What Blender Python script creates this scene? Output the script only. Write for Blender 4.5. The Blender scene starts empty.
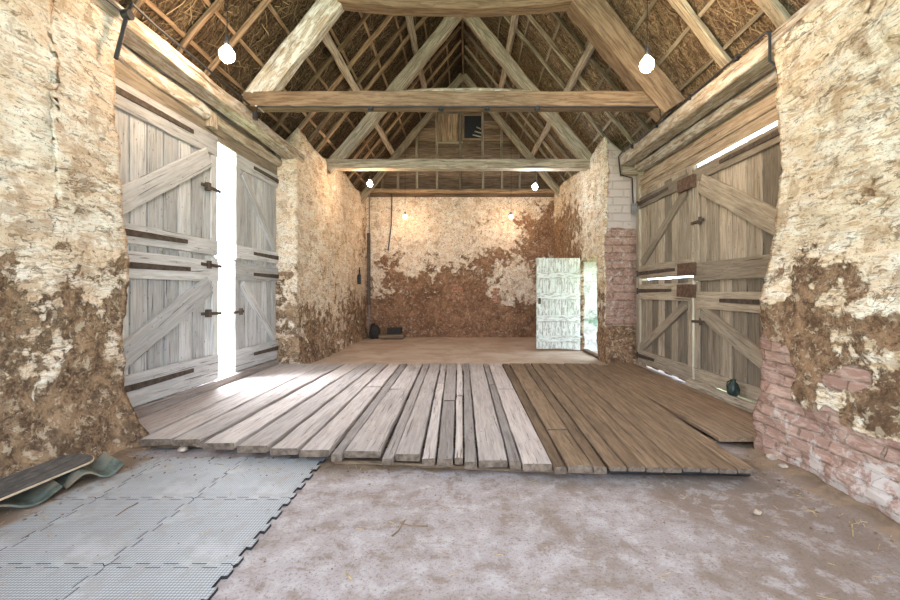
import bpy, math, random
import numpy as np
from mathutils import Vector, Matrix, noise

random.seed(7)
S = bpy.context.scene
COL = S.collection
F, CX, CY, CH = 400.0, 465.0, 292.0, 1.40      # focal length in px, vanishing point, eye height

def P(px, py, d): return Vector(((px - CX) * d / F, d, CH - (py - CY) * d / F))
def onX(px, py, X): return P(px, py, X * F / (px - CX))
def onZ(px, py, z): return P(px, py, (CH - z) * F / (py - CY))
def lerp(a, b, t): return a + (b - a) * t
ORD = ['first', 'second', 'third', 'fourth', 'fifth', 'sixth', 'seventh', 'eighth', 'ninth', 'tenth', 'eleventh',
       'twelfth', 'thirteenth', 'fourteenth', 'fifteenth', 'sixteenth', 'seventeenth', 'eighteenth', 'nineteenth', 'twentieth',
       'twenty-first', 'twenty-second', 'twenty-third', 'twenty-fourth']

# ------------------------------------------------------------------ materials
class NT:
    def __init__(s, name):
        s.m = bpy.data.materials.new(name); s.m.use_nodes = True
        s.t = s.m.node_tree; s.t.nodes.clear()
        s.out = s.t.nodes.new('ShaderNodeOutputMaterial')
    def n(s, typ, ins=None, out=0, **props):
        nd = s.t.nodes.new('ShaderNode' + typ)
        for k, v in props.items(): setattr(nd, k, v)
        for k, v in (ins or {}).items():
            if isinstance(v, bpy.types.NodeSocket): s.t.links.new(v, nd.inputs[k])
            else: nd.inputs[k].default_value = v
        return nd.outputs[out]
    def attr(s, name, out='Fac'):
        nd = s.t.nodes.new('ShaderNodeAttribute'); nd.attribute_name = name
        return nd.outputs[out]
    def pos(s): return s.t.nodes.new('ShaderNodeTexCoord').outputs['Object']
    def math(s, op, a, b=0.0, clamp=False):
        return s.n('Math', {0: a, 1: b}, operation=op, use_clamp=clamp)
    def vmul(s, v, k): return s.n('VectorMath', {0: v, 1: k}, operation='MULTIPLY')
    def vadd(s, v, k): return s.n('VectorMath', {0: v, 1: k}, operation='ADD')
    def noise(s, v, scale=5, detail=6, rough=.6, dist=0.0, color=False):
        return s.n('TexNoise', {'Vector': v, 'Scale': scale, 'Detail': detail, 'Roughness': rough, 'Distortion': dist}, out=1 if color else 0)
    def voro(s, v, scale=5, feature='F1', out=0, rnd=1.0):
        return s.n('TexVoronoi', {'Vector': v, 'Scale': scale, 'Randomness': rnd}, out=out, feature=feature)
    def step(s, x, a, b, lo=0.0, hi=1.0):
        return s.n('MapRange', {'Value': x, 'From Min': a, 'From Max': b, 'To Min': lo, 'To Max': hi}, interpolation_type='SMOOTHSTEP')
    def mix(s, f, a, b, mode='MIX'):
        nd = s.t.nodes.new('ShaderNodeMix'); nd.data_type = 'RGBA'; nd.blend_type = mode
        for i, v in ((0, f), (6, a), (7, b)):
            if isinstance(v, bpy.types.NodeSocket): s.t.links.new(v, nd.inputs[i])
            elif i == 0: nd.inputs[i].default_value = v
            else: nd.inputs[i].default_value = (*v, 1)
        return nd.outputs[2]
    def ramp(s, f, stops):
        nd = s.t.nodes.new('ShaderNodeValToRGB'); s.t.links.new(f, nd.inputs[0])
        e = nd.color_ramp.elements
        while len(e) < len(stops): e.new(.5)
        for el, (p, c) in zip(e, stops): el.position = p; el.color = (*c, 1)
        return nd.outputs[0]
    def scale(s, c, f):
        return s.n('VectorMath', {0: c, 'Scale': f}, operation='SCALE')
    def bump(s, h, strength=.5, dist=.02):
        return s.n('Bump', {'Height': h, 'Strength': strength, 'Distance': dist})
    def finish(s, color, rough=.8, normal=None, metal=0.0, spec=.3, **extra):
        ins = {'Base Color': color if isinstance(color, bpy.types.NodeSocket) else (*color, 1), 'Roughness': rough, 'Metallic': metal, 'Specular IOR Level': spec}
        ins.update(extra)
        if normal is not None: ins['Normal'] = normal
        b = s.n('BsdfPrincipled', ins)
        s.t.links.new(b, s.out.inputs[0]); return s.m

def wood(name, ca, cb, crack=(.06, .045, .035), tint=.45, rough=.8, lime=None, limecol=(.72, .7, .66), worn=None, spec=.25, crackw=.0, bumps=.6, gc=.10):
    k = NT(name); g = k.attr('g', 'Vector'); t = k.attr('t')
    n1 = k.noise(k.vmul(g, (1.3, 16, 16)), 2.0, 9, .65, .6)
    n2 = k.noise(k.vmul(g, (.8, 2.5, 2.5)), 1.6, 5, .6, .3)
    n3 = k.noise(k.vmul(g, (.9, 34, 34)), 1.7, 4, .55, .9)
    c = k.mix(k.step(n1, .5 - gc, .5 + gc), ca, cb)
    c = k.mix(k.math('MULTIPLY', k.step(n2, .52, .75), .5), c, tuple(x * .55 for x in ca))
    if lime is not None:
        nl = k.noise(k.vmul(g, (2, 7, 7)), 2.2, 8, .68, .5)
        c = k.mix(k.math('MULTIPLY', k.step(nl, lime - .08, lime + .08), .9), c, limecol)
    ck = k.step(n3, .42 + crackw, .36 + crackw)
    sp = k.step(k.voro(k.vmul(g, (4, 9, 9)), 2.0), .13, .06)
    c = k.mix(k.math('MULTIPLY', ck, .75), c, crack)
    c = k.mix(k.math('MULTIPLY', sp, .6), c, crack)
    tv = k.n('MapRange', {'Value': t, 'To Min': 1 - tint, 'To Max': 1 + tint * .55})
    c = k.scale(c, tv)
    h = k.math('SUBTRACT', k.math('ADD', n1, k.math('MULTIPLY', n2, .4)), k.math('MULTIPLY', ck, .7))
    return k.finish(c, rough, k.bump(h, bumps, .012), spec=spec)

def plaster(name, cream=(.83, .69, .50), white=(.86, .79, .67), stain=(.50, .32, .19), e1=(.34, .22, .135), e2=(.14, .088, .058), b1=(.41, .25, .195), pits=.5, streak=(1, 1, 1), ev=.85, lines=.5):
    k = NT(name); p = k.pos()
    earth, brick, lime, green = k.attr('earth'), k.attr('brick'), k.attr('lime'), k.attr('green')
    ps = k.vmul(p, streak)
    wv = k.noise(p, 2.5, 4, .6, color=True)
    pw = k.vadd(p, k.vmul(k.vadd(wv, (-.5, -.5, -.5)), (.22, .22, .22)))
    nl = k.noise(pw, 2.3, 8, .62)
    nm = k.noise(pw, 7.5, 10, .68)
    big = k.math('SUBTRACT', k.math('ADD', k.math('MULTIPLY', nl, .95), k.math('MULTIPLY', nm, 1.0)), .40)
    e = k.math('ADD', big, k.math('MULTIPLY', earth, 1.35))
    me = k.step(e, .60, .66)                     # bare cob showing
    halo = k.step(e, .52, .64)
    # plaster
    na = k.noise(ps, 5, 8, .7, .8); nb = k.noise(ps, 18, 8, .7, .6); nc = k.noise(p, 60, 5, .7)
    c = k.mix(k.step(na, .43, .57), cream, white)
    c = k.mix(k.math('MULTIPLY', k.step(nb, .51, .60), .65), c, stain)
    nd_ = k.noise(pw, 4.2, 8, .7, .5)
    c = k.mix(k.math('MULTIPLY', k.step(nd_, .52, .60), .5), c, tuple(a * .82 for a in stain))
    c = k.mix(k.math('MULTIPLY', k.step(nd_, .40, .36), .5), c, (.30, .20, .12))
    c = k.mix(k.math('MULTIPLY', halo, .55), c, tuple(a * .9 for a in stain))
    ln = k.noise(k.vmul(pw, streak), 3.2, 7, .62, .8)
    ln = k.step(k.math('ABSOLUTE', k.math('SUBTRACT', ln, .5)), .011, .003)
    ln = k.math('MULTIPLY', ln, k.step(k.noise(p, 3.5, 4, .6), .44, .56))
    c = k.mix(k.math('MULTIPLY', ln, lines), c, (.30, .185, .10))
    pit = k.step(nb, .425, .385)
    c = k.mix(k.math('MULTIPLY', pit, pits), c, (.16, .10, .06))
    pit2 = k.step(nc, .41, .36)
    c = k.mix(k.math('MULTIPLY', pit2, pits), c, (.22, .14, .08))
    # earth
    ea = k.noise(p, 11, 10, .75, .5); eb = k.noise(p, 42, 6, .7)
    ce = k.mix(k.step(ea, .42, .58), e2, e1)
    ce = k.mix(k.math('MULTIPLY', k.step(eb, .53, .62), .55 * ev), ce, (.55, .38, .24))
    ce = k.mix(k.math('MULTIPLY', k.step(eb, .45, .38), .65 * ev), ce, (.06, .032, .022))
    ce = k.mix(k.math('MULTIPLY', k.step(nd_, .50, .60), .6), ce, tuple(min(1, a * 1.45) for a in e1))
    ce = k.mix(k.math('MULTIPLY', k.step(nl, .48, .40), .6), ce, tuple(a * .75 for a in e2))
    chips = k.step(k.noise(pw, 13, 7, .7), .565, .59)
    ce = k.mix(k.math('MULTIPLY', chips, .75 * ev), ce, (.66, .53, .39))
    col = k.mix(me, c, ce)
    # bricks
    sep = k.t.nodes.new('ShaderNodeSeparateXYZ'); k.t.links.new(k.vadd(p, k.vmul(k.vadd(wv, (-.5, -.5, -.5)), (.014, .014, .014))), sep.inputs[0])
    far = k.math('MULTIPLY', k.math('GREATER_THAN', sep.outputs[1], 7.0), k.math('LESS_THAN', sep.outputs[1], 9.0))
    fs = k.math('SUBTRACT', 1.0, k.math('MULTIPLY', far, .42))
    uv = k.n('CombineXYZ', {0: k.math('MULTIPLY', fs, k.math('ADD', sep.outputs[0], sep.outputs[1])), 1: k.math('MULTIPLY', fs, sep.outputs[2])})
    bt = k.t.nodes.new('ShaderNodeTexBrick'); k.t.links.new(uv, bt.inputs['Vector'])
    bt.inputs['Scale'].default_value = 1; bt.inputs['Brick Width'].default_value = .235; bt.inputs['Row Height'].default_value = .09
    bt.inputs['Mortar Size'].default_value = .008; bt.inputs['Mortar Smooth'].default_value = .4; bt.inputs['Bias'].default_value = 0
    bt.inputs['Color1'].default_value = (*b1, 1); bt.inputs['Color2'].default_value = (b1[0] * .72, b1[1] * .66, b1[2] * .68, 1)
    bt.inputs['Mortar'].default_value = (.24, .16, .12, 1)
    cbk = k.mix(k.math('MULTIPLY', k.step(nb, .46, .58), .5), bt.outputs[0], (.62, .46, .38))
    cbk = k.mix(k.math('MULTIPLY', k.step(ea, .42, .34), .5), cbk, (.16, .09, .06))
    lw = k.step(k.math('ADD', k.noise(p, 9, 8, .7), lime), .58, .70)
    cbk = k.mix(k.math('MULTIPLY', lw, .8), cbk, (.64, .565, .53))
    mb = k.step(k.math('ADD', brick, k.math('MULTIPLY', k.math('SUBTRACT', nm, .5), .9)), .42, .52)
    col = k.mix(mb, col, cbk)
    lm2 = k.step(lime, 1.0, 1.3)
    col = k.mix(lm2, col, k.mix(k.step(nb, .35, .6), (.66, .66, .62), (.85, .86, .84)))
    mg = k.step(k.math('ADD', k.noise(p, 6, 6, .65), green), 1.05, 1.25)
    col = k.mix(k.math('MULTIPLY', mg, .8), col, (.16, .30, .20))
    # relief
    hp = k.math('ADD', k.math('MULTIPLY', na, .5), k.math('ADD', k.math('MULTIPLY', nb, .7), k.math('MULTIPLY', nc, .25)))
    he = k.math('ADD', k.math('MULTIPLY', ea, 1.2), k.math('MULTIPLY', eb, .6))
    h = k.n('Mix', {0: me, 2: k.math('SUBTRACT', k.math('ADD', hp, .9), k.math('MULTIPLY', ln, .35)), 3: he})
    hb = k.math('ADD', k.math('MULTIPLY', bt.outputs[1], -.7), k.math('ADD', k.math('MULTIPLY', nb, .5), .9))
    h = k.n('Mix', {0: mb, 2: h, 3: hb})
    return k.finish(col, .92, k.bump(h, .9, .03), spec=.15)

M = {}
M['wall_left'] = plaster('lime plaster on cob', cream=(.80, .63, .475), white=(.88, .79, .68), pits=.7, streak=(1, .45, 1.5), lines=.75)
M['wall_back'] = plaster('pitted plaster', cream=(.82, .655, .515), white=(.90, .81, .71), e1=(.32, .175, .105), e2=(.19, .10, .06), ev=.55, pits=.85)
M['wall_right'] = plaster('flaking plaster over brick', cream=(.84, .68, .50), white=(.90, .82, .69), e1=(.34, .205, .12), e2=(.15, .085, .05), stain=(.47, .27, .12), pits=.7, streak=(1, .4, 1.5), lines=.8)
M['door_wood'] = wood('weathered door planks', (.29, .23, .17), (.47, .395, .31), tint=.5, gc=.18, crackw=-.03)
M['door_pale'] = wood('daylit door planks', (.45, .435, .43), (.63, .62, .625), tint=.3, gc=.2, crackw=-.03)  # left doors: daylight painted in as a paler, bluer wood colour
M['oak'] = wood('old oak', (.33, .265, .20), (.57, .48, .385), tint=.25)
M['oak_pale'] = wood('lime streaked oak', (.34, .265, .195), (.54, .45, .35), tint=.25, lime=.52)
M['lintel'] = wood('limewashed lintel', (.33, .25, .175), (.52, .42, .32), tint=.15, lime=.53, limecol=(.64, .60, .55))
M['oak_orange'] = wood('sawn brown beam', (.165, .105, .062), (.285, .195, .125), tint=.2, crackw=-.03)
M['rafter'] = wood('brown rafter', (.23, .145, .085), (.42, .285, .18), tint=.5)
M['rafter_grey'] = wood('greyed rafter', (.24, .19, .135), (.44, .36, .26), tint=.45)
M['gable'] = wood('dark gable boards', (.20, .125, .08), (.34, .235, .155), tint=.5)
M['deck_grey'] = wood('worn grey plank', (.31, .255, .235), (.46, .40, .37), tint=.5, gc=.2, crackw=-.03)
M['deck_brown'] = wood('brown deck board', (.175, .112, .068), (.30, .20, .128), tint=.4, gc=.16, crackw=-.02)
M['header'] = wood('header planks', (.40, .29, .20), (.58, .46, .34), tint=.3)

def simple(name, c, rough=.6, metal=0, var=.25, spec=.4, sc=18):
    k = NT(name); n = k.noise(k.pos(), sc, 6, .65)
    col = k.mix(k.step(n, .3, .7), tuple(x * (1 - var) for x in c), tuple(min(1, x * (1 + var)) for x in c))
    return k.finish(col, rough, k.bump(n, .3, .004), metal, spec)
M['iron'] = simple('rusty iron', (.10, .075, .06), .75, .4, .4)
M['lock'] = simple('rusted lock block', (.13, .075, .05), .8, .1, .45)
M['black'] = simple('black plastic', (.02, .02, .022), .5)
M['grey_pipe'] = simple('grey conduit', (.22, .21, .21), .5)
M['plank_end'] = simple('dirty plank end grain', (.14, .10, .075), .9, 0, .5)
M['stone'] = simple('stone', (.42, .33, .26), .9, 0, .4)
M['sack'] = simple('dark sacking', (.035, .03, .028), .8)
M['jug'] = simple('dark green glazed jug', (.03, .05, .045), .25)
M['deadwood'] = simple('straw litter', (.40, .29, .15), .9, 0, .5)
M['flake'] = simple('plaster crumbs', (.22, .165, .12), .95, 0, .5)

k = NT('bulb glow')
em = k.n('Emission', {'Color': (1, .72, .47, 1), 'Strength': 210.0}); k.t.links.new(em, k.out.inputs[0]); M['bulb'] = k.m
k = NT('cool bulb glow')
em = k.n('Emission', {'Color': (.86, .95, 1, 1), 'Strength': 210.0}); k.t.links.new(em, k.out.inputs[0]); M['bulb_cool'] = k.m

# flaking white door paint
k = NT('flaking white paint'); g = k.attr('g', 'Vector')
n1 = k.noise(k.vmul(g, (1.2, 5, 5)), 5, 9, .72, .6); n2 = k.noise(k.vmul(g, (1.5, 20, 20)), 2, 6, .6)
c = k.mix(k.step(n2, .3, .7), (.62, .65, .62), (.78, .80, .77))
c = k.mix(k.math('MULTIPLY', k.step(k.noise(g, 3, 4, .6), .5, .68), .45), c, (.50, .60, .50))
c = k.mix(k.math('MULTIPLY', k.step(n1, .515, .545), .8), c, (.33, .31, .27))
M['white_paint'] = k.finish(c, .7, k.bump(n1, .5, .006))

# thatch
k = NT('thatch'); g = k.attr('g', 'Vector')
gw = k.vadd(g, k.vmul(k.vadd(k.noise(g, 4, 4, .6, color=True), (-.5, -.5, -.5)), (.30, .30, .30)))
s1 = k.noise(k.vmul(gw, (2.5, 55, 1)), 1.0, 7, .7, 1.0)
s2 = k.noise(k.vmul(gw, (26, 7, 1)), 1.0, 6, .7, 2.0)
s3 = k.noise(g, 1.6, 5, .6)
st = k.math('ADD', k.math('MULTIPLY', s1, .65), k.math('MULTIPLY', s2, .35))
ct = k.ramp(st, [(.38, (.015, .010, .008)), (.47, (.09, .06, .038)), (.54, (.24, .17, .105)), (.63, (.50, .385, .25))])
ct = k.mix(k.math('MULTIPLY', k.step(s3, .42, .7), .35), ct, (.10, .06, .04))
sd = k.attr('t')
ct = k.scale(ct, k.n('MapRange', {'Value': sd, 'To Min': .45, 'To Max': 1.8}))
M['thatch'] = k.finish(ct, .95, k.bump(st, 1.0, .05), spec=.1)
k = NT('straw'); t = k.attr('t')
M['straw'] = k.finish(k.mix(t, (.13, .085, .05), (.50, .38, .23)), .9, spec=.1)

# floor: concrete in front, trodden earth behind
k = NT('stained concrete'); p = k.pos(); soil = k.attr('soil'); back = k.attr('back'); pale = k.attr('pale')
n1 = k.noise(p, 1.3, 8, .65, .4); n2 = k.noise(p, 6, 9, .7, .3); n3 = k.noise(p, 70, 4, .7); n4 = k.noise(k.vmul(p, (3, 6, 1)), 3.2, 8, .7, 1.2)
c = k.mix(k.step(k.math('ADD', n1, pale), .38, .72), (.24, .178, .145), (.40, .345, .345))
c = k.mix(k.math('MULTIPLY', k.step(n2, .5, .62), .55), c, (.50, .45, .455))
c = k.mix(k.math('MULTIPLY', k.step(n2, .47, .38), .6), c, (.21, .15, .115))
c = k.mix(k.math('MULTIPLY', k.step(n4, .52, .62), .4), c, (.24, .165, .12))
c = k.mix(k.math('MULTIPLY', k.step(n3, .45, .38), .6), c, (.14, .10, .08))
cr = k.step(k.voro(k.vadd(p, k.vmul(k.noise(p, 3, 5, .6, color=True), (.3, .3, .3))), .55, 'DISTANCE_TO_EDGE'), .006, .002)
c = k.mix(k.math('MULTIPLY', cr, .12), c, (.12, .085, .065))
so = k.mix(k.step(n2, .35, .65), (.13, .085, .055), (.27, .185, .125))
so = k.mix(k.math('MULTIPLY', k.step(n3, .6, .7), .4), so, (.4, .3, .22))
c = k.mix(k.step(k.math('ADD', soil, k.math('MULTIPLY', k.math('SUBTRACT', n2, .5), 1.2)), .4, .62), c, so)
bk = k.mix(k.step(n1, .35, .65), (.42, .305, .225), (.56, .45, .36))
bk = k.mix(k.math('MULTIPLY', k.step(n2, .55, .7), .4), bk, (.55, .44, .35))
c = k.mix(back, c, bk)
h = k.math('ADD', k.math('MULTIPLY', n2, .6), k.math('MULTIPLY', n3, .3))
M['floor'] = k.finish(c, .82, k.bump(h, .45, .012), spec=.3)

# rubber mat with diamond studs
k = NT('studded rubber mat'); p = k.pos(); soil = k.attr('soil')
pr = k.n('Mapping', {'Vector': p, 'Rotation': (0, 0, math.radians(45)), 'Scale': (1, 1, 1)})
sx = k.t.nodes.new('ShaderNodeSeparateXYZ'); k.t.links.new(k.vmul(p, (1 / .017, 1 / .017, 1)), sx.inputs[0])
def tri(a): return k.math('ABSOLUTE', k.math('SUBTRACT', k.math('FRACT', a), .5))
dm = k.math('ADD', tri(sx.outputs[0]), tri(sx.outputs[1]))
st = k.step(dm, .42, .62)
n1 = k.noise(p, 1.6, 7, .65, .4); n2 = k.noise(p, 9, 8, .7)
c = k.mix(st, (.23, .23, .24), (.46, .465, .48))
c = k.mix(k.math('MULTIPLY', k.step(n1, .46, .70), .5), c, (.56, .55, .55))
c = k.mix(k.math('MULTIPLY', k.step(n2, .50, .60), .45), c, (.30, .265, .245))
c = k.mix(k.step(k.math('ADD', soil, k.math('MULTIPLY', k.math('SUBTRACT', n2, .5), 1.3)), .38, .75), c, (.22, .15, .105))
M['mat'] = k.finish(c, .55, k.bump(st, .5, .006), spec=.4)

k = NT('green fibreglass'); p = k.pos(); n = k.noise(p, 9, 7, .7)
c = k.mix(k.step(n, .35, .65), (.05, .06, .05), (.15, .165, .14)); c = k.mix(k.math('MULTIPLY', k.step(k.noise(p, 4, 6, .6), .5, .65), .6), c, (.25, .18, .12))
M['sheet'] = k.finish(c, .45, k.bump(n, .2, .004))
k = NT('worn dark board face'); p = k.pos(); n = k.noise(k.vmul(p, (9, 2, 9)), 4, 7, .7)
M['board_face'] = k.finish(k.mix(k.step(n, .35, .7), (.055, .05, .047), (.15, .13, .115)), .75)
M['board_edge'] = simple('pale board edge', (.55, .43, .31), .7)
k = NT('rough grass'); n = k.noise(k.pos(), 4, 8, .7)
M['ground'] = k.finish(k.mix(n, (.20, .26, .10), (.42, .42, .26)), .95)

# ------------------------------------------------------------------ mesh building
class MB:
    def __init__(s): s.v, s.f, s.g, s.t = [], [], [], []
    def ring_tube(s, rings, gs, t, cap=True, loop=False):
        b = len(s.v); n = len(rings[0])
        for r, gr in zip(rings, gs):
            s.v += [tuple(x) for x in r]; s.g += [tuple(x) for x in gr]; s.t += [t] * n
        m = len(rings)
        for i in range(m - (0 if loop else 1)):
            for j in range(n):
                a, c = b + i * n, b + ((i + 1) % m) * n
                s.f.append((a + j, a + (j + 1) % n, c + (j + 1) % n, c + j))
        if cap and not loop:
            s.f.append(tuple(b + j for j in reversed(range(n)))); s.f.append(tuple(b + (m - 1) * n + j for j in range(n)))
        return s
    def plank(s, p0, p1, w, h, side=None, w1=None, segs=None, wob=.004, bow=(0, 0), ch=.006, t=None, h1=None):
        """timber from p0 to p1: w across along `side`, h across the third axis; chamfered, slightly irregular"""
        p0, p1 = Vector(p0), Vector(p1); ax = p1 - p0; L = ax.length; ax.normalize()
        side = Vector(side) if side is not None else (Vector((0, 0, 1)).cross(ax) if abs(ax.z) < .95 else Vector((1, 0, 0)))
        side = (side - ax * side.dot(ax)).normalized(); up = ax.cross(side)
        w1 = w if w1 is None else w1; h1 = h if h1 is None else h1
        segs = segs or max(2, min(24, int(L / .18)))
        o = Vector((random.uniform(0, 50), random.uniform(0, 50), random.uniform(0, 50)))
        t = random.random() if t is None else t
        rings, gs = [], []
        for i in range(segs + 1):
            q = i / segs; a, b = lerp(w, w1, q) / 2, lerp(h, h1, q) / 2
            c = min(ch, a * .6, b * .6); arch = 4 * q * (1 - q)
            ctr = p0 + ax * (L * q) + side * (bow[0] * arch) + up * (bow[1] * arch)
            pts, gg = [], []
            for (x, y) in ((a - c, b), (a, b - c), (a, -b + c), (a - c, -b), (-a + c, -b), (-a, -b + c), (-a, b - c), (-a + c, b)):
                nv = noise.noise_vector(Vector((L * q * 2.2, x * 3, y * 3)) + o) * wob + noise.noise_vector(Vector((L * q * 9, x * 14, y * 14)) + o) * wob * .5
                en = ax * (nv.x * 1.5) if i in (0, segs) else Vector((0, 0, 0))
                pts.append(ctr + side * (x + nv.y) + up * (y + nv.z) + en)
                gg.append((L * q + o.x, x + o.y, y + o.z))
            rings.append(pts); gs.append(gg)
        return s.ring_tube(rings, gs, t)
    def box(s, lo, hi, **kw):
        lo, hi = Vector(lo), Vector(hi); c = (lo + hi) / 2; d = hi - lo
        i = max(range(3), key=lambda q: d[q]); j = (i + 1) % 3; e = Vector((0, 0, 0)); e[i] = d[i] / 2
        sd = Vector((0, 0, 0)); sd[j] = 1
        kw.setdefault('wob', .0015)
        return s.plank(c - e, c + e, d[j], d[(i + 2) % 3], side=sd, **kw)
    def tube(s, pts, r, n=8, t=.5):
        pts = [Vector(p) for p in pts]; rings, gs = [], []
        rr = r if isinstance(r, (list, tuple)) else [r] * len(pts)
        ref = None; L = 0
        for i, p in enumerate(pts):
            d = (pts[min(i + 1, len(pts) - 1)] - pts[max(i - 1, 0)]).normalized()
            if ref is None: ref = Vector((1, 0, 0)) if abs(d.x) < .8 else Vector((0, 0, 1))
            u = (ref - d * ref.dot(d)).normalized(); ref = u; w = d.cross(u)
            if i: L += (p - pts[i - 1]).length
            rings.append([p + (u * math.cos(2 * math.pi * j / n) + w * math.sin(2 * math.pi * j / n)) * rr[i] for j in range(n)])
            gs.append([(L, rr[i] * math.cos(2 * math.pi * j / n), rr[i] * math.sin(2 * math.pi * j / n)) for j in range(n)])
        return s.ring_tube(rings, gs, t)
    def lathe(s, c, prof, n=16):
        return s.tube([Vector(c) + Vector((0, 0, z)) for r, z in prof], [max(r, .0005) for r, z in prof], n)
    def lump(s, c, r, seed=0, n=10, m=7, amp=.25):
        c = Vector(c); o = Vector((seed * 3.7, seed * 1.3, 0)); rings = []
        for i in range(m):
            a = math.pi * (i + .35) / (m - .3)
            row = []
            for j in range(n):
                b = 2 * math.pi * j / n
                d = Vector((math.sin(a) * math.cos(b), math.sin(a) * math.sin(b), math.cos(a)))
                q = 1 + amp * noise.noise(d * 1.7 + o) * 2
                row.append(c + Vector((d.x * r[0], d.y * r[1], d.z * r[2])) * q)
            rings.append(row)
        return s.ring_tube(rings, rings, random.random())
    def build(s, name, mat, parent=None, smooth=False, bevel=None):
        me = bpy.data.meshes.new(name)
        off = Vector((0, 0, 0)); q = parent
        while q is not None: off += q.location; q = q.parent
        v = np.array(s.v, float)
        base = Vector((0, 0, 0))
        if parent is None:
            lo, hi = v.min(0), v.max(0); base = Vector(((lo[0] + hi[0]) / 2, (lo[1] + hi[1]) / 2, lo[2]))
        v = v - np.array(off + base)
        me.from_pydata(v.tolist(), [], s.f)
        me.attributes.new('g', 'FLOAT_VECTOR', 'POINT').data.foreach_set('vector', np.array(s.g, np.float32).ravel())
        me.attributes.new('t', 'FLOAT', 'POINT').data.foreach_set('value', np.array(s.t, np.float32))
        me.materials.append(mat if not isinstance(mat, str) else M[mat])
        if smooth: me.polygons.foreach_set('use_smooth', [True] * len(me.polygons))
        me.update()
        o = bpy.data.objects.new(name, me); COL.objects.link(o)
        o.parent = parent; o.location = base
        return o

def tag(o, label, cat, group=None, kind=None):
    o['label'] = label; o['category'] = cat
    if group: o['group'] = group
    if kind: o['kind'] = kind
    return o
def thing(name, label, cat, loc, group=None, kind=None):
    o = bpy.data.objects.new(name, None); COL.objects.link(o); o.location = Vector(loc); o.empty_display_size = .2
    return tag(o, label, cat, group, kind)

# ------------------------------------------------------------------ rough walls
def idw(pts, ctrl, chan):
    """smooth layout of stains from control points given in wall metres"""
    c = np.array([[a, b] for a, b, *_ in ctrl]); val = np.array([r[2 + chan] for r in ctrl])
    d = ((pts[:, None, :] - c[None]) ** 2).sum(2) + .004
    w = d ** -1.7
    return (w * val).sum(1) / w.sum(1)

def axis_lines(spans):
    out = [spans[0][0]]
    for a, b, st in spans:
        n = max(1, round((b - a) / st)); out += [a + (b - a) * (i + 1) / n for i in range(n)]
    return out

def rough_wall(name, xs, ys, zs, solid, warp, attrs, mat, label, amp=1.0):
    idx, verts, faces = {}, [], []
    def vid(i, j, kk):
        q = (i, j, kk)
        if q not in idx: idx[q] = len(verts); verts.append((xs[i], ys[j], zs[kk]))
        return idx[q]
    nx, ny, nz = len(xs) - 1, len(ys) - 1, len(zs) - 1
    sol = np.zeros((nx + 2, ny + 2, nz + 2), bool)
    for i in range(nx):
        for j in range(ny):
            for kk in range(nz):
                sol[i + 1, j + 1, kk + 1] = solid((xs[i] + xs[i + 1]) / 2, (ys[j] + ys[j + 1]) / 2, (zs[kk] + zs[kk + 1]) / 2)
    for i, j, kk in np.argwhere(sol):
        a, b, c = i - 1, j - 1, kk - 1
        if not sol[i - 1, j, kk]: faces.append((vid(a, b, c), vid(a, b, c + 1), vid(a, b + 1, c + 1), vid(a, b + 1, c)))
        if not sol[i + 1, j, kk]: faces.append((vid(a + 1, b, c), vid(a + 1, b + 1, c), vid(a + 1, b + 1, c + 1), vid(a + 1, b, c + 1)))
        if not sol[i, j - 1, kk]: faces.append((vid(a, b, c), vid(a + 1, b, c), vid(a + 1, b, c + 1), vid(a, b, c + 1)))
        if not sol[i, j + 1, kk]: faces.append((vid(a, b + 1, c), vid(a, b + 1, c + 1), vid(a + 1, b + 1, c + 1), vid(a + 1, b + 1, c)))
        if not sol[i, j, kk - 1] and c > 0: faces.append((vid(a, b, c), vid(a, b + 1, c), vid(a + 1, b + 1, c), vid(a + 1, b, c)))
        if not sol[i, j, kk + 1]: faces.append((vid(a, b, c + 1), vid(a + 1, b, c + 1), vid(a + 1, b + 1, c + 1), vid(a, b + 1, c + 1)))
    V0 = np.array(verts); out = []
    for x, y, z in verts:
        p = Vector((x, y, z))
        lowk = amp * (1 + 1.0 * max(0, 1 - z / 1.1))
        n = noise.noise_vector(p * 1.1) * .045 + noise.noise_vector(p * 3.3 + Vector((9, 2, 5))) * .028 * lowk + noise.noise_vector(p * 9.5) * .014 * lowk + noise.noise_vector(p * 24) * .006
        q = Vector(warp(x, y, z)) + Vector((n.x, n.y, n.z * (.0 if z < .02 else .7)))
        out.append(q)
    me = bpy.data.meshes.new(name); me.from_pydata([tuple(v) for v in out], [], faces)
    for an, arr in attrs(V0).items():
        me.attributes.new(an, 'FLOAT', 'POINT').data.foreach_set('value', np.asarray(arr, np.float32))
    me.polygons.foreach_set('use_smooth', [True] * len(me.polygons)); me.materials.append(M[mat]); me.update()
    o = bpy.data.objects.new(name, me); COL.objects.link(o)
    return tag(o, label, 'wall', kind='structure')

XL, XR, YB = -3.06, 2.745, 12.4
XC = -.06
def roofz(x): return 8.2 - 1.22 * abs(x - XC)

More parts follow.
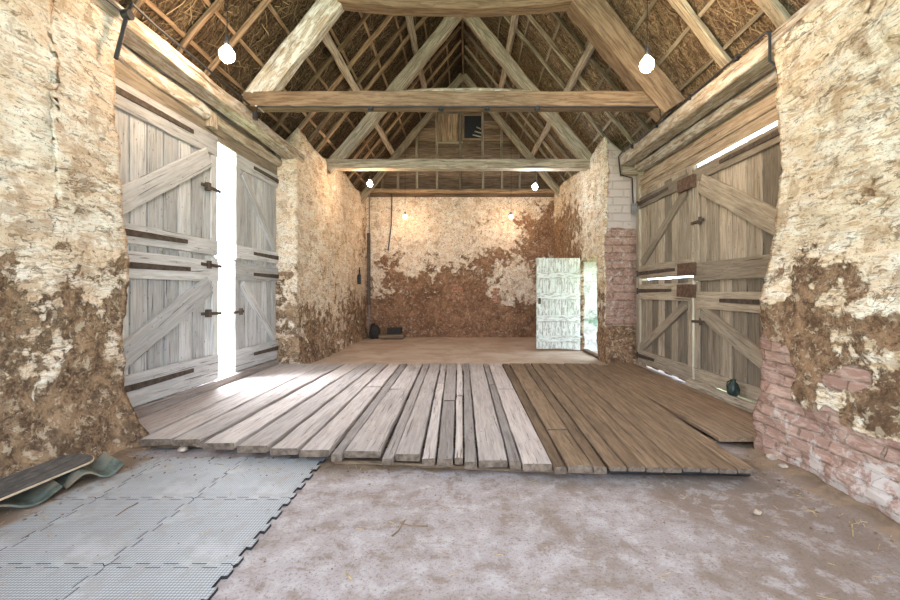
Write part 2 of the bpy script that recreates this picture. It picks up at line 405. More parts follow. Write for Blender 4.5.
# ---- left wall
cl = []
for px, py, e in [(10, 20, -.22), (60, 60, -.25), (100, 120, -.25), (20, 130, -.20), (60, 180, -.13), (110, 200, -.18), (10, 200, -.02), (60, 215, .02), (90, 245, .0), (30, 240, .03),
                  (110, 260, .02), (10, 285, .12), (60, 270, .10), (110, 310, .06), (75, 330, .10), (20, 340, .02), (60, 350, .03), (115, 340, .0), (100, 375, .14), (30, 375, .06), (70, 390, .16),
                  (20, 420, .22), (70, 430, .24), (120, 420, .26), (100, 450, .3), (20, 455, .3), (60, 460, .35)]:
    v = onX(px, py, XL); cl.append((v.y, v.z, e, 0))
for px, py, e in [(305, 160, -.2), (330, 180, -.2), (355, 200, -.18), (310, 220, -.15), (340, 250, -.18), (310, 280, -.14), (330, 300, -.08), (360, 280, -.1), (305, 330, .1), (330, 330, .08), (355, 320, .12), (315, 350, .2), (362, 335, .15), (365, 240, .02)]:
    v = onX(px, py, XL); cl.append((v.y, v.z, e, 0))
def at_left(V):
    yz = V[:, 1:3]; e = idw(yz, cl, 0)
    rev = (V[:, 0] < XL - .02) & (V[:, 1] > 7.2)
    e = np.where(rev & (V[:, 2] < 1.8), .06, e); z = np.zeros(len(V))
    return {'earth': e, 'brick': z, 'lime': z, 'green': z}
def top_left(y): return 3.80 if y < 3.7 else 4.38 + .09 * math.sin(y * 2.1)
def warp_left(x, y, z):
    zt = z * top_left(y) / 4.4
    f = max(0, 1 - z / .55) ** 1.5
    zo = zt - max(0, (XL - x)) * .9 * (z / 4.4) ** 6
    return (x + (.10 * f if x > XL - .3 else 0), y - (.10 * min(1, max(0, (zt - 1.7) / .9)) if 3 < y < 3.7 else 0) + (.13 * f if 3 < y < 3.7 else (-.06 * f if 7.2 < y < 7.6 else 0)), zo)
rough_wall('wall_left', [-3.76, -3.5, -3.3, -3.18, XL], axis_lines([(-.6, 2.2, .25), (2.2, 3.62, .035), (3.62, 7.32, 1.85), (7.32, 9, .05), (9, 12.9, .075)]),
           axis_lines([(0, 4.4, .042)]), lambda x, y, z: y < 3.62 or y > 7.32, warp_left, at_left, 'wall_left', 'crumbling cream plastered cob wall on the left side, broken by the barn doors')

# ---- right wall
cr_ = []
for px, py, e, b, l in [(800, 40, -.15, 0, 0), (880, 40, -.2, 0, 0), (800, 120, -.18, 0, 0), (890, 120, -.2, 0, 0), (780, 180, -.2, 0, 0), (840, 180, -.2, 0, 0), (890, 190, -.14, 0, 0), (775, 215, -.12, 0, 0), (850, 140, -.05, 0, 0),
                        (860, 215, -.16, 0, 0), (895, 235, -.2, 0, 0), (800, 235, .12, 0, 0), (850, 245, .14, 0, 0), (885, 262, -.08, 0, 0), (780, 255, -.08, 0, 0), (835, 262, -.05, 0, 0), (865, 265, -.1, 0, 0), (800, 280, .25, 0, 0), (850, 285, .18, 0, 0), (880, 285, .2, 0, 0), (895, 300, .15, 0, 0),
                        (782, 300, .3, 0, 0), (820, 310, .3, 0, 0), (845, 303, -.12, 0, 0), (840, 320, -.05, 0, 0), (890, 320, -.1, 0, 0), (830, 330, .2, 0, 0), (895, 350, .25, 0, 0), (765, 325, .1, 1.0, -.1),
                        (768, 345, 0, 1.5, -.2), (785, 345, 0, 1.5, -.2), (797, 352, 0, 1.3, -.2), (762, 375, 0, 1.5, -.2), (790, 372, 0, 1.3, -.15), (778, 360, 0, 1.5, -.2), (808, 345, .3, -.3, 0), (815, 375, .3, -.3, 0), (843, 358, .0, 1.3, -.15), (862, 355, 0, 1.2, -.1), (835, 345, .1, .2, 0), (845, 376, -.15, 0, .1), (882, 375, .25, -.3, 0),
                        (768, 410, 0, 1.4, -.05), (800, 410, -.1, .8, .12), (830, 420, 0, 1.3, .05), (800, 430, 0, 1.2, .05), (815, 410, 0, .9, .05), (842, 398, 0, 1.1, .05), (875, 430, 0, 1.0, .08), (895, 430, 0, .8, .05), (860, 425, 0, .7, .05), (825, 395, .05, .4, 0), (860, 375, .05, .3, 0), (845, 440, 0, 1.0, .05), (862, 400, .12, -.2, .1), (890, 410, .2, -.2, 0), (772, 440, .0, 1.2, 0), (810, 445, -.05, .9, .06), (870, 440, -.05, .5, .1), (890, 450, -.05, .6, .1),
                        (830, 470, .0, 1.0, .18), (860, 490, 0, 1.2, .16), (890, 480, 0, 1.0, .17), (895, 515, 0, 1.2, .2), (870, 505, 0, 1.2, .19)]:
    v = onX(px, py, 2.66); cr_.append((v.y, v.z, e, b, l))
for px, py, e, b, l in [(560, 200, -.1, 0, 0), (580, 180, -.2, 0, 0), (600, 170, -.15, 0, 0), (575, 215, .05, 0, 0), (560, 235, .2, 0, 0), (590, 225, -.1, 0, 0), (602, 220, -.1, 0, 0), (570, 250, .12, 0, 0), (558, 300, .2, 0, 0), (602, 260, -.1, .3, 0), (602, 320, .05, .4, 0), (602, 350, .2, 0, 0)]:
    v = onX(px, py, XR); cr_.append((v.y, v.z, e, b, l))
def at_right(V):
    yz = V[:, 1:3]; e, b, l = idw(yz, cr_, 0), idw(yz, cr_, 1), idw(yz, cr_, 2)
    y, z = V[:, 1], V[:, 2]
    rev = (V[:, 0] > XR + .02) & (np.abs(y - 7.84) < .03)
    b = np.where(rev, np.where(z > .75, 1.1, .15), b); e = np.where(rev, np.where(z > .75, 0, .25), e); l = np.where(rev, np.where(z > 2.6, .3, .04), l)
    dw = (V[:, 0] > XR + .02) & (np.abs(y - 9.5) < .03)
    l = np.where(dw, 1.6, l); b = np.where(dw, 0, b)
    gr = np.where(dw, np.clip(.75 - np.abs(z - .75), 0, .75), 0)
    return {'earth': e, 'brick': b, 'lime': l, 'green': gr}
def top_right(y): return 3.62 if y < 3.7 else 4.40 + .08 * math.sin(y * 1.7 + 1)
def warp_right(x, y, z):
    zt = z * top_right(y) / 4.4
    xo = x
    if y < 3.7 and x < XR + .3: xo = x - .14 * min(1, max(0, (1.75 - zt) / .5)) - .03 * max(0, 1 - zt)
    if y > 9 and z < 2.4: zt = zt
    return (xo, y + (0 if y < 7 or y > 7.9 else -.08 * max(0, 1 - z / .7)), zt - max(0, x - XR) * .9 * (z / 4.4) ** 6)
def sol_right(x, y, z):
    if y < 3.53: return True
    if y < 7.84: return False
    return not (8.3 < y < 9.5 and z < 2.17 + .05 * math.sin(y * 9))
rough_wall('wall_right', [XR, 2.86, 3.0, 3.2, 3.45], axis_lines([(-.6, 2.0, .25), (2.0, 3.53, .035), (3.53, 7.84, 2.14), (7.84, 8.3, .046), (8.3, 9.5, .06), (9.5, 12.9, .075)]),
           axis_lines([(0, 4.4, .042)]), sol_right, warp_right, at_right, 'wall_right', 'flaking plaster wall with exposed red brick on the right side')

# ---- back wall
cb_ = []
for px, py, e, b in [(380, 205, -.2, 0), (420, 205, -.2, 0), (460, 205, -.18, 0), (500, 205, -.15, 0), (540, 205, -.05, 0), (380, 240, -.15, 0), (420, 240, -.16, 0), (460, 245, -.17, 0), (500, 240, -.13, 0), (530, 225, .02, 0), (548, 235, .2, 0),
                     (535, 250, .14, 0), (385, 265, .02, 0), (388, 280, .12, 0), (375, 275, -.05, 0), (410, 265, -.1, 0), (430, 277, .08, 0), (455, 268, -.02, 0), (480, 275, .08, 0), (500, 262, .03, 0), (520, 285, -.16, 0), (512, 275, -.08, 0), (545, 270, .1, 0),
                     (375, 290, .0, 0), (400, 288, .1, 0), (430, 290, .2, 0), (456, 283, .1, 0), (456, 296, .1, 0), (449, 292, .2, 0), (463, 290, .2, 0), (480, 290, .2, 0), (496, 292, -.02, 0), (505, 300, 0, 0), (530, 300, -.05, 0),
                     (380, 310, .28, 0), (400, 308, .3, 0), (420, 312, .32, 0), (440, 308, .3, 0), (460, 312, .32, 0), (480, 310, .3, 0), (500, 314, .32, 0), (520, 312, .3, 0), (540, 312, .3, 0), (380, 330, .3, 0), (430, 327, .2, 0), (470, 330, .25, 0), (520, 330, .3, 0), (550, 330, .3, 0), (410, 322, .1, 0)]:
    v = P(px, py, YB); cb_.append((v.x, v.z, e, b))
def at_back(V):
    xz = V[:, [0, 2]]; z = np.zeros(len(V))
    return {'earth': idw(xz, cb_, 0), 'brick': idw(xz, cb_, 1), 'lime': z, 'green': z}
rough_wall('wall_back', axis_lines([(-3.15, 2.85, .055)]), [YB, 12.6, 12.9], axis_lines([(0, 4.4, .055)]), lambda x, y, z: True,
           lambda x, y, z: (x, y, z * (4.46 + .04 * math.sin(x * 3)) / 4.4), at_back, 'wall_back', 'pitted cream plaster end wall with a band of bare brown cob below')

M['brick'] = simple('old red brick', (.44, .22, .14), .9, 0, .4)
wall_back = [o for o in COL.objects if o.name == 'wall_back'][0]
for x0, x1, z0, n in ((-.42, -.06, 1.10, 6), (.84, 1.10, 1.06, 5)):
    for i in range(n):
        zz = z0 + i * .095
        for a, b in (((x0, x0 + .21), (x0 + .225, x1)) if i % 2 else ((x0 + .04, x0 + .14), (x0 + .155, x1 - .02))):
            if random.random() < .12 or b - a < .05: continue
            m = MB(); m.box((a, YB - .035 - random.random() * .008, zz), (b, YB + .05, zz + .076), wob=.004)
            m.build('exposed_brick', 'brick', wall_back)

# ------------------------------------------------------------------ floor, ground
def grid_mesh(name, xs, ys, zf, attrs, mat, label, cat, kind='structure'):
    nx, ny = len(xs), len(ys); v = [(x, y, zf(x, y)) for y in ys for x in xs]
    f = [(j * nx + i, j * nx + i + 1, (j + 1) * nx + i + 1, (j + 1) * nx + i) for j in range(ny - 1) for i in range(nx - 1)]
    me = bpy.data.meshes.new(name); me.from_pydata(v, [], f); V = np.array(v)
    for an, arr in attrs(V).items(): me.attributes.new(an, 'FLOAT', 'POINT').data.foreach_set('value', np.asarray(arr, np.float32))
    me.polygons.foreach_set('use_smooth', [True] * len(f)); me.materials.append(M[mat]); me.update()
    o = bpy.data.objects.new(name, me); COL.objects.link(o); return tag(o, label, cat, kind=kind)
def floor_at(V):
    x, y = V[:, 0], V[:, 1]
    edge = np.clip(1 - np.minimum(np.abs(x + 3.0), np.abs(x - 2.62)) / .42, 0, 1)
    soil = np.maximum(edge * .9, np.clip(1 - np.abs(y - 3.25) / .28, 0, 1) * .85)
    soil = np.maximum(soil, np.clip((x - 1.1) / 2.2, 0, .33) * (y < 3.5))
    pale = np.where(x < .6, .10, .10 - .16 * np.clip(x - .6, 0, 1))
    return {'soil': np.where(y > 7.2, 0, soil), 'back': np.clip((y - 7) / .6, 0, 1), 'pale': pale}
grid_mesh('floor', axis_lines([(-3.7, 3.5, .06)]), axis_lines([(-.6, 3.5, .06), (3.5, 12.6, .1)]),
          lambda x, y: .008 * noise.noise(Vector((x * 1.7, y * 1.7, 0))) + .003 * noise.noise(Vector((x * 9, y * 9, 3)))
          + (.05 * max(0, 1 - abs(x + 3.05) / .3) * (1 if y < 3.6 else 0) + .05 * max(0, 1 - abs(x - 2.6) / .25) * (1 if y < 3.6 else 0)),
          floor_at, 'floor', 'stained concrete floor turning to brown trodden earth behind the deck', 'floor')
grid_mesh('ground', axis_lines([(-40, 40, 8)]), axis_lines([(-30, 50, 8)]), lambda x, y: -.06, lambda V: {}, 'ground', 'grassy ground outside the barn', 'ground')

# ------------------------------------------------------------------ thatched roof
def roof():
    mb = MB(); ys = axis_lines([(-.6, 2.6, .3), (2.6, 12.95, .09)])
    for sgn in (-1, 1):
        smax = 3.50 if sgn < 0 else 3.56; ns = 42; b = len(mb.v); b2 = None
        for lay in (0, 1):
            for i in range(ns + 1):
                u = smax * i / ns; x = XC + sgn * u
                for y in ys:
                    d = .05 * noise.noise(Vector((u * 2.2, y * 2.2, sgn * 4))) + .03 * noise.noise(Vector((u * 7, y * 7, sgn * 4)))
                    if u < .1: d = 0
                    z = 8.2 - 1.22 * u + (abs(d) + .01 if lay == 0 else .45)
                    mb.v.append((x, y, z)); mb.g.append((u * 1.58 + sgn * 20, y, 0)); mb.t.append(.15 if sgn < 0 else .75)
        ny = len(ys); N = (ns + 1) * ny
        for lay in (0, 1):
            for i in range(ns):
                for j in range(ny - 1):
                    a = b + lay * N + i * ny + j; q = (a, a + 1, a + ny + 1, a + ny)
                    mb.f.append(q if (sgn > 0) == (lay == 0) else q[::-1])
        for i in range(ns):
            for j in (0, ny - 1):
                a = b + i * ny + j; mb.f.append((a, a + ny, a + N + ny, a + N))
        for j in range(ny - 1):
            a = b + ns * ny + j; mb.f.append((a, a + 1, a + N + 1, a + N))
    o = mb.build('ceiling', 'thatch', smooth=True)
    tag(o, 'steep underside of the brown thatched roof', 'ceiling', kind='structure')
    st = MB()
    for i in range(5200):
        sgn = random.choice((-1, 1)); u = random.uniform(.15, 3.5); y = random.uniform(3.2, 12.2) if random.random() < .5 else random.uniform(3.2, 7)
        L = random.uniform(.08, .34); an = random.gauss(0, .9) if sgn < 0 else random.gauss(0, .35)
        tdir = Vector((sgn * math.cos(an), math.sin(an) * 1.5, -1.22 * math.cos(an))).normalized(); nrm = Vector((sgn * 1.22, 0, 1)).normalized()
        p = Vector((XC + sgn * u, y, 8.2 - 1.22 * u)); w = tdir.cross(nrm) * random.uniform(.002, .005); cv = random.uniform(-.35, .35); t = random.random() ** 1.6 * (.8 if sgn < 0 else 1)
        b = len(st.v)
        for q in range(4):
            s_ = q / 3; c = p + tdir * (L * s_) + w.normalized() * (cv * L * s_ * s_) - nrm * (-.02 + .055 * math.sin(math.pi * min(1, s_ * .8)) * random.uniform(.4, 1.2))
            for e in (-1, 1): st.v.append(tuple(c + w * e)); st.g.append((0, 0, 0)); st.t.append(t)
        for q in range(3): st.f.append((b + 2 * q, b + 2 * q + 1, b + 2 * q + 3, b + 2 * q + 2))
    so = st.build('loose_straw', 'straw', o); so['kind'] = 'stuff'; so['label'] = 'loose stalks of straw sticking out of the thatch'
roof()

def slope_pt(sgn, u, y, drop): return Vector((XC + sgn * u, y, 8.2 - 1.22 * u - drop))
# trusses
YA, YT, YC = 5.76, 8.95, 11.75
def truss(Y, label, tie=None, collar=None, rw=(.2, .2), mats=('oak_pale', 'oak_pale'), foot=3.1, tie_label=None):
    root = thing('roof_truss', label, 'roof truss', (XC, Y, 4.0 if tie is None else tie[2]))
    for sgn, w, mt in ((-1, rw[0], mats[0]), (1, rw[1], mats[1])):
        m = MB(); big = w > .24
        dr = .52 if big else .43
        m.plank(slope_pt(sgn, 3.0 if tie else foot, Y, dr), slope_pt(sgn, .02, Y, dr), w, .38 if big else (.31 if Y == YA else .26 if tie else .19), side=(0, 1, 0), wob=.022, ch=.025, bow=(0, random.uniform(-.02, .03)))
        m.build('principal_rafter', mt, root)
    if tie:
        x0, x1, z0, h, w, mt, bow = tie
        m = MB(); m.plank((x0, Y, z0 + h / 2), (x1, Y, z0 + h / 2), w, h, side=(0, 1, 0), wob=.012, ch=.015, bow=(0, bow)); m.build('tie_beam', mt, root)
    if collar:
        x0, x1, z0, h, w, mt, bow = collar
        m = MB(); m.plank((x0, Y - .04, z0 + h / 2), (x1, Y - .04, z0 + h / 2), w, h, side=(0, 1, 0), wob=.012, ch=.02, bow=(0, bow)); m.build('collar_beam', mt, root)
    return root
YA, YT, YC = 5.76, 8.95, 11.75
truss(YA, 'nearest roof truss, brown sawn tie beam and arched collar over the barn doors', (-3.14, 3.06, 4.03, .22, .2, 'oak_orange', -.0), (-1.80, 1.56, 5.50, .26, .22, 'oak_orange', -.11), rw=(.2, .30), mats=('oak_pale', 'oak_orange'))
truss(YT, 'middle roof truss of pale oak with a straight pale tie beam', (-3.2, 2.95, 4.13, .22, .2, 'oak', .0), (-1.45, 1.5, 5.70, .17, .14, 'oak_pale', .06), mats=('oak', 'oak'))
truss(YC, 'rearmost slim roof truss against the boarded gable', None, None, rw=(.14, .14), mats=('rafter_grey', 'rafter_grey'))

for sgn, nm, ylist, mt in ((-1, 'left', [3.45, 4.0, 4.55, 5.1, 6.3, 6.85, 7.4, 7.95, 8.4, 9.5, 10.05, 10.6, 11.15], 'rafter'), (1, 'right', [3.3, 4.03, 4.8, 6.2, 6.85, 7.5, 8.15, 9.6, 10.2, 10.8, 11.3], 'rafter_grey')):
    for i, y in enumerate(ylist):
        m = MB(); j = random.uniform(-.06, .06); w = .14 if sgn > 0 and y in (4.03, 4.8) else random.uniform(.042, .065)
        m.plank(slope_pt(sgn, 3.34, y + j, .09), slope_pt(sgn, .05, y - j, .09), w, .07, side=(0, 1, 0), wob=.018, ch=.012)
        tag(m.build('common_rafter', mt), 'slim %s rafter under the %s thatch slope, %s from the camera end' % ('brown' if sgn < 0 else 'greyish', nm, ORD[i]), 'rafter', 'common rafters of the %s roof slope' % nm)
    for i, u in enumerate([.42, .84, 1.26, 1.68, 2.1, 2.5, 2.85, 3.15]):
        m = MB(); m.plank(slope_pt(sgn, u, 3.0, .03), slope_pt(sgn, u + random.uniform(-.06, .06), 12.2, .03), .05, .025, side=(sgn, 0, -1.22), wob=.015, segs=24, ch=.004)
        tag(m.build('thatching_lath', mt), 'thin lath under the %s thatch slope, %s down from the ridge' % (nm, ORD[i]), 'lath', 'thatching laths of the %s roof slope' % nm)
    for (u0, u1, y0, y1, d, nmz) in ((2.13, 2.06, 5.85, 12.1, .21, 'lower'), (1.04, 1.0, 6.9, 12.1, .21, 'upper')):
        m = MB(); m.plank(slope_pt(sgn, u0, y0, d), slope_pt(sgn, u1, y1, d), .13, .10, side=(sgn, 0, -1.22), wob=.018, ch=.02, segs=24)
        tag(m.build('roof_purlin', 'oak'), '%s long purlin on the %s roof slope' % (nmz, nm), 'purlin', 'roof purlins')
m = MB(); m.plank((XC, 3.0, 8.02), (XC, 12.2, 8.02), .05, .2, side=(1, 0, 0), wob=.01)
tag(m.build('ridge_board', 'rafter'), 'ridge board running along the top of the roof', 'ridge board')

# gable
def gable():
    m = MB(); z = 4.34; i = 0
    win = (-.06, .52, 6.12, 6.85); hat = (-.82, 0.0, 6.0, 6.9)
    while z < 8.0:
        h = random.uniform(.19, .24)
        half = (8.15 - z) / 1.22
        spans = [(XC - half, XC + half)]
        if z + h > win[2] and z < win[3]: spans = [(XC - half, win[0]), (win[1], XC + half)]
        for a, b in spans:
            if b - a > .05: m.plank((a, 12.36 + random.uniform(0, .01), z + h / 2), (b, 12.36, z + h / 2), .025, h + .012, side=(0, 1, 0), wob=.003, ch=.003)
        z += h
    tag(m.build('wall_gable', 'gable'), 'dark boarded gable above the end wall', 'wall', kind='structure')
    for i, px in enumerate([382, 398, 417, 437, 460.5, 483, 502, 520, 536]):
        x = (px - CX) * 12.25 / F; top = roofz(x) - .28
        m = MB(); m.plank((x, 12.27, 4.56), (x + random.uniform(-.02, .02), 12.27, top), .075, .06, side=(1, 0, 0), wob=.012)
        tag(m.build('gable_stud', 'rafter_grey'), 'upright stud on the boarded gable, %s from the left' % ORD[i], 'stud', 'studs of the gable')
    m = MB(); m.plank((-3.0, 12.24, 4.5), (2.75, 12.24, 4.48), .16, .11, side=(0, 1, 0), wob=.02, ch=.02)
    tag(m.build('wall_plate', 'rafter'), 'timber plate lying along the top of the end wall', 'wall plate')
    m = MB(); m.plank((-2.5, 12.25, 5.42), (2.35, 12.25, 5.42), .05, .08, side=(0, 1, 0), wob=.012)
    tag(m.build('gable_rail', 'gable'), 'horizontal rail across the gable studs', 'rail')
    h = thing('gable_hatch', 'upright planked hatch beside the louvre high in the gable', 'hatch', (-.4, 12.3, 6.0))
    m = MB()
    for j in range(5): m.plank((-.78 + .16 * j, 12.325, 6.0), (-.78 + .16 * j, 12.325, 6.88), .152, .02, side=(1, 0, 0), wob=.003)
    m.build('plank_panel', 'rafter', h)
    for z in (6.0, 6.9):
        m = MB(); m.plank((-.84, 12.305, z), (-.06, 12.305, z), .02, .06, side=(0, 1, 0)); m.build('batten', 'rafter_grey', h)
    w = thing('window_1', 'small dark louvred opening high in the gable', 'window', (.27, 12.36, 6.12), kind='structure')
    m = MB()
    for p0, p1 in (((-.08, 12.33, 6.1), (.58, 12.33, 6.1)), ((-.08, 12.33, 6.87), (.58, 12.33, 6.87)), ((-.05, 12.33, 6.1), (-.05, 12.33, 6.87)), ((.56, 12.33, 6.1), (.56, 12.33, 6.87))):
        m.plank(p0, p1, .06, .06, side=(0, 1, 0))
    m.build('window_frame', 'gable', w)
    m = MB(); m.box((-.12, 12.40, 6.04), (.60, 12.43, 6.94)); m.build('shutter_board', 'black', w)
    for q in range(4):
        m = MB(); m.plank((.18 + .06 * q, 12.38, 6.14 + .12 * q), (.5, 12.38, 6.1 + .02 * q + .1 * q - .02), .05, .012, side=(0, .5, 1)); m.build('louvre_slat', 'oak_pale', w)
gable()

# ------------------------------------------------------------------ lintels and headers over the barn doors
def single(name, mat, label, cat, p0, p1, w, h, group=None, **kw):
    m = MB(); m.plank(p0, p1, w, h, **kw); return tag(m.build(name, mat), label, cat, group)
single('lintel_beam', 'lintel', 'limewashed square lintel beam above the left barn doors', 'lintel', (-3.20, 1.2, 3.88), (-3.18, 7.6, 3.92), .26, .165, side=(1, 0, 0), wob=.02, ch=.02, segs=24)
single('lintel_log', 'oak_pale', 'rounded pale log under the left lintel', 'log', (-3.42, 3.3, 3.79), (-3.42, 5.25, 3.76), .17, .17, side=(1, 0, 0), wob=.02, ch=.06)
single('lintel_log', 'oak', 'brown rounded log under the left lintel, beyond the pale log', 'log', (-3.43, 5.45, 3.75), (-3.43, 7.5, 3.77), .15, .16, side=(1, 0, 0), wob=.025, ch=.05)
single('lintel_block', 'oak', 'small upright timber block between the left lintel and its logs', 'block', (-3.39, 5.35, 3.60), (-3.39, 5.35, 3.80), .1, .12, side=(1, 0, 0), wob=.006)
single('header_plank', 'door_wood', 'horizontal header plank above the left barn doors', 'plank', (-3.45, 3.3, 3.605), (-3.45, 7.5, 3.625), .03, .235, side=(1, 0, 0), wob=.006, segs=20)
single('header_plank', 'oak', 'added upper infill plank hidden behind the left logs', 'plank', (-3.53, 3.3, 3.97), (-3.53, 7.5, 3.98), .035, .5, side=(1, 0, 0), wob=.006, segs=20)  # unseen plank added to stop daylight leaking in above the lintel
single('lintel_beam', 'lintel', 'limewashed square lintel beam above the right barn doors', 'lintel', (3.07, 1.2, 3.74), (3.08, 7.6, 3.90), .26, .19, side=(1, 0, 0), wob=.015, ch=.015, segs=24)
single('lintel_log', 'oak_pale', 'pale rounded log tucked under the right lintel', 'log', (3.30, 3.3, 3.66), (3.30, 7.55, 3.74), .17, .16, side=(1, 0, 0), wob=.02, ch=.05)
single('header_plank', 'header', 'upper of two planks above the right barn doors', 'plank', (3.385, 3.3, 3.50), (3.385, 7.7, 3.53), .03, .19, side=(1, 0, 0), wob=.006, segs=20)
single('header_plank', 'header', 'lower of two planks above the right barn doors, over the bright slit', 'plank', (3.41, 3.3, 3.345), (3.41, 7.7, 3.365), .03, .155, side=(1, 0, 0), wob=.006, segs=20)
single('header_plank', 'oak', 'topmost infill board behind the right lintel', 'plank', (3.46, 3.3, 3.83), (3.46, 7.7, 3.85), .035, .5, side=(1, 0, 0), wob=.004, segs=20)
single('lintel_block', 'oak', 'squat timber pad under the far end of the right lintel', 'block', (3.02, 7.75, 3.74), (3.44, 7.75, 3.74), .16, .16, side=(0, 1, 0), wob=.008)
single('door_post', 'door_wood', 'dark upright door post beside the brick pier on the right', 'post', (3.44, 7.77, 0.02), (3.44, 7.77, 3.72), .18, .13, side=(1, 0, 0), wob=.012)
single('door_post', 'door_wood', 'upright door post at the far end of the left barn doors', 'post', (-3.52, 7.36, 0.02), (-3.52, 7.36, 3.54), .12, .11, side=(1, 0, 0), wob=.012)
single('door_sill', 'deck_grey', 'long timber sill under the left barn doors', 'sill', (-3.46, 3.7, .105), (-3.46, 7.3, .075), .16, .2, side=(1, 0, 0), wob=.01)
single('door_sill', 'oak', 'heavy rounded timber along the foot of the near right barn door', 'sill', (3.26, 3.6, .07), (3.24, 5.75, .07), .15, .16, side=(1, 0, 0), wob=.02, ch=.04)

# ------------------------------------------------------------------ barn doors
DN = [0]
def barn_leaf(sgn, X, yh, yf, z0, z1, label, top_rail, bot_rail, mat, swing=0.0, straps=(), bolts=(), blocks=(), rail_mat=None, brace_w=.2, ragged=0.0, nplank=8):
    """half-height leaf; yh = hinge side, yf = free side along Y; inner face looks to the room (-sgn in X)"""
    DN[0] += 1
    root = thing('door_%d' % DN[0], label, 'door', (X, (yh + yf) / 2, z0), kind='structure')
    inn = -sgn; d = 1 if yf > yh else -1; W = abs(yf - yh); ca, sa = math.cos(swing), math.sin(swing)
    def pt(a, z, off):        # a: metres from the hinge, off: metres towards the room
        return Vector((X + inn * (a * sa + off * ca), yh + d * (a * ca) - 0, z))
    sx = pt(1, 0, 0) - pt(0, 0, 0); nx = pt(0, 0, 1) - pt(0, 0, 0)
    m = MB(); pw = W / nplank
    m.plank(pt(W / 2, z0 + ragged + .01, -.02), pt(W / 2, z1 - .012, -.02), W - .01, .012, side=sx, wob=.0, t=0.0)  # added backing sheet, toned dark, keeps daylight out of the plank gaps
    for i in range(nplank):
        a = (i + .5) * pw
        m.plank(pt(a, z0 + random.uniform(0, ragged), 0), pt(a, z1 - random.uniform(0, .01), 0), pw - random.uniform(.016, .024), .028, side=sx, wob=.003, ch=.004)
    m.build('plank_panel', mat, root)
    for (a0, b0) in ((top_rail), (bot_rail)):
        m = MB(); m.plank(pt(.0, (a0 + b0) / 2, .032), pt(W, (a0 + b0) / 2, .032), .035, b0 - a0, side=nx, wob=.007, ch=.006); m.build('rail', rail_mat or mat, root)
    m = MB(); zt, zb = top_rail[0] - .02, bot_rail[1] + .02
    m.plank(pt(.10, zb + .03, .0315), pt(W - .18, zt - .03, .038), .048, brace_w, side=nx, wob=.006, ch=.006); m.build('brace', rail_mat or mat, root)
    m = MB(); m.plank(pt(W - .06, z0 + .02, .031), pt(W - .06, z1 - .02, .031), .11, .03, side=sx, wob=.006); m.build('stile', rail_mat or mat, root)
    for z, L in straps:
        m = MB(); m.plank(pt(-.06, z, .056), pt(L, z + .01, .056), .014, .075, side=nx, wob=.003, ch=.003, h1=.05); sh = m.build('strap_hinge', 'iron', root)
        m = MB(); m.tube([pt(-.06, z - .06, .06), pt(-.06, z + .06, .06)], .018); m.build('hinge_pin', 'iron', sh)
    for z, L in bolts:
        m = MB(); m.plank(pt(W - L, z, .055), pt(W + .05, z - .01, .055), .02, .04, side=nx, wob=.002, ch=.004); lb = m.build('latch_bolt', 'iron', root); m = MB(); m.box(pt(W - L * .6, z - .05, .04) - Vector((.02, .03, 0)), pt(W - L * .6, z + .05, .06) + Vector((.02, .03, 0)))
        m.build('bolt_keeper', 'iron', lb)
    for z, h in blocks:
        m = MB(); m.plank(pt(W - .30, z, .085), pt(W + .10, z - .005, .085), .07, h, side=nx, wob=.004, ch=.006); m.build('lock_block', 'lock', root)
    return root
# left pair (sgn -1): near leaf hinged at the near jamb and swung in a little, far leaf pushed out a little
XD = -3.47
barn_leaf(-1, XD, 3.66, 5.43, 1.87, 3.52, 'upper half of the near left barn door, pale boards with a diagonal brace', (3.22, 3.50), (1.90, 2.10), 'door_pale', .035, straps=((3.38, 1.3), (2.0, 1.2)), bolts=((2.78, .32),), brace_w=.24)
barn_leaf(-1, XD, 3.66, 5.45, .20, 1.882, 'lower half of the near left barn door, pale boards beside the bright gap', (1.54, 1.82), (.22, .56), 'door_pale', .035, straps=((1.67, 1.25), (.42, 1.3)), bolts=((1.76, .34), (1.12, .34)), brace_w=.26)
barn_leaf(-1, XD, 7.32, 6.05, 1.87, 3.57, 'upper half of the far left barn door beyond the bright gap', (3.30, 3.52), (1.92, 2.12), 'door_pale', -.03, straps=((3.42, .8), (2.02, .8)), brace_w=.12)
barn_leaf(-1, XD, 7.32, 6.03, .16, 1.882, 'lower half of the far left barn door beyond the bright gap', (1.58, 1.84), (.20, .52), 'door_pale', -.03, straps=((1.68, .8), (.38, .8)), bolts=((1.1, .2),), brace_w=.12)
# right pair
XD = 3.40
barn_leaf(1, XD, 3.75, 5.865, 1.555, 3.215, 'upper half of the near right barn door with a wide bottom rail', (3.0, 3.18), (1.56, 1.82), 'door_wood', 0, straps=((3.1, 1.5), (1.72, .6)), bolts=((2.42, .26),), brace_w=.26)
barn_leaf(1, XD, 3.75, 5.845, .10, 1.565, 'lower half of the near right barn door with rotting plank feet', (1.16, 1.40), (.12, .30), 'door_wood', 0, straps=((1.28, 1.5),), bolts=((.98, .26),), brace_w=.20, ragged=.05, rail_mat='door_wood')
barn_leaf(1, XD, 7.69, 5.89, 1.65, 3.285, 'upper half of the far right barn door beside the brick pier', (3.0, 3.2), (1.66, 1.90), 'door_wood', 0, straps=((3.1, 1.1), (1.75, 1.3)), blocks=((3.02, .19), (1.74, .19)), brace_w=.15)
barn_leaf(1, XD, 7.69, 5.90, .0, 1.622, 'lower half of the far right barn door, light leaking beneath it', (1.26, 1.54), (.06, .30), 'door_wood', 0, ragged=.065, straps=((1.42, 1.2), (.18, .6)), blocks=((1.42, .19),), brace_w=.15)

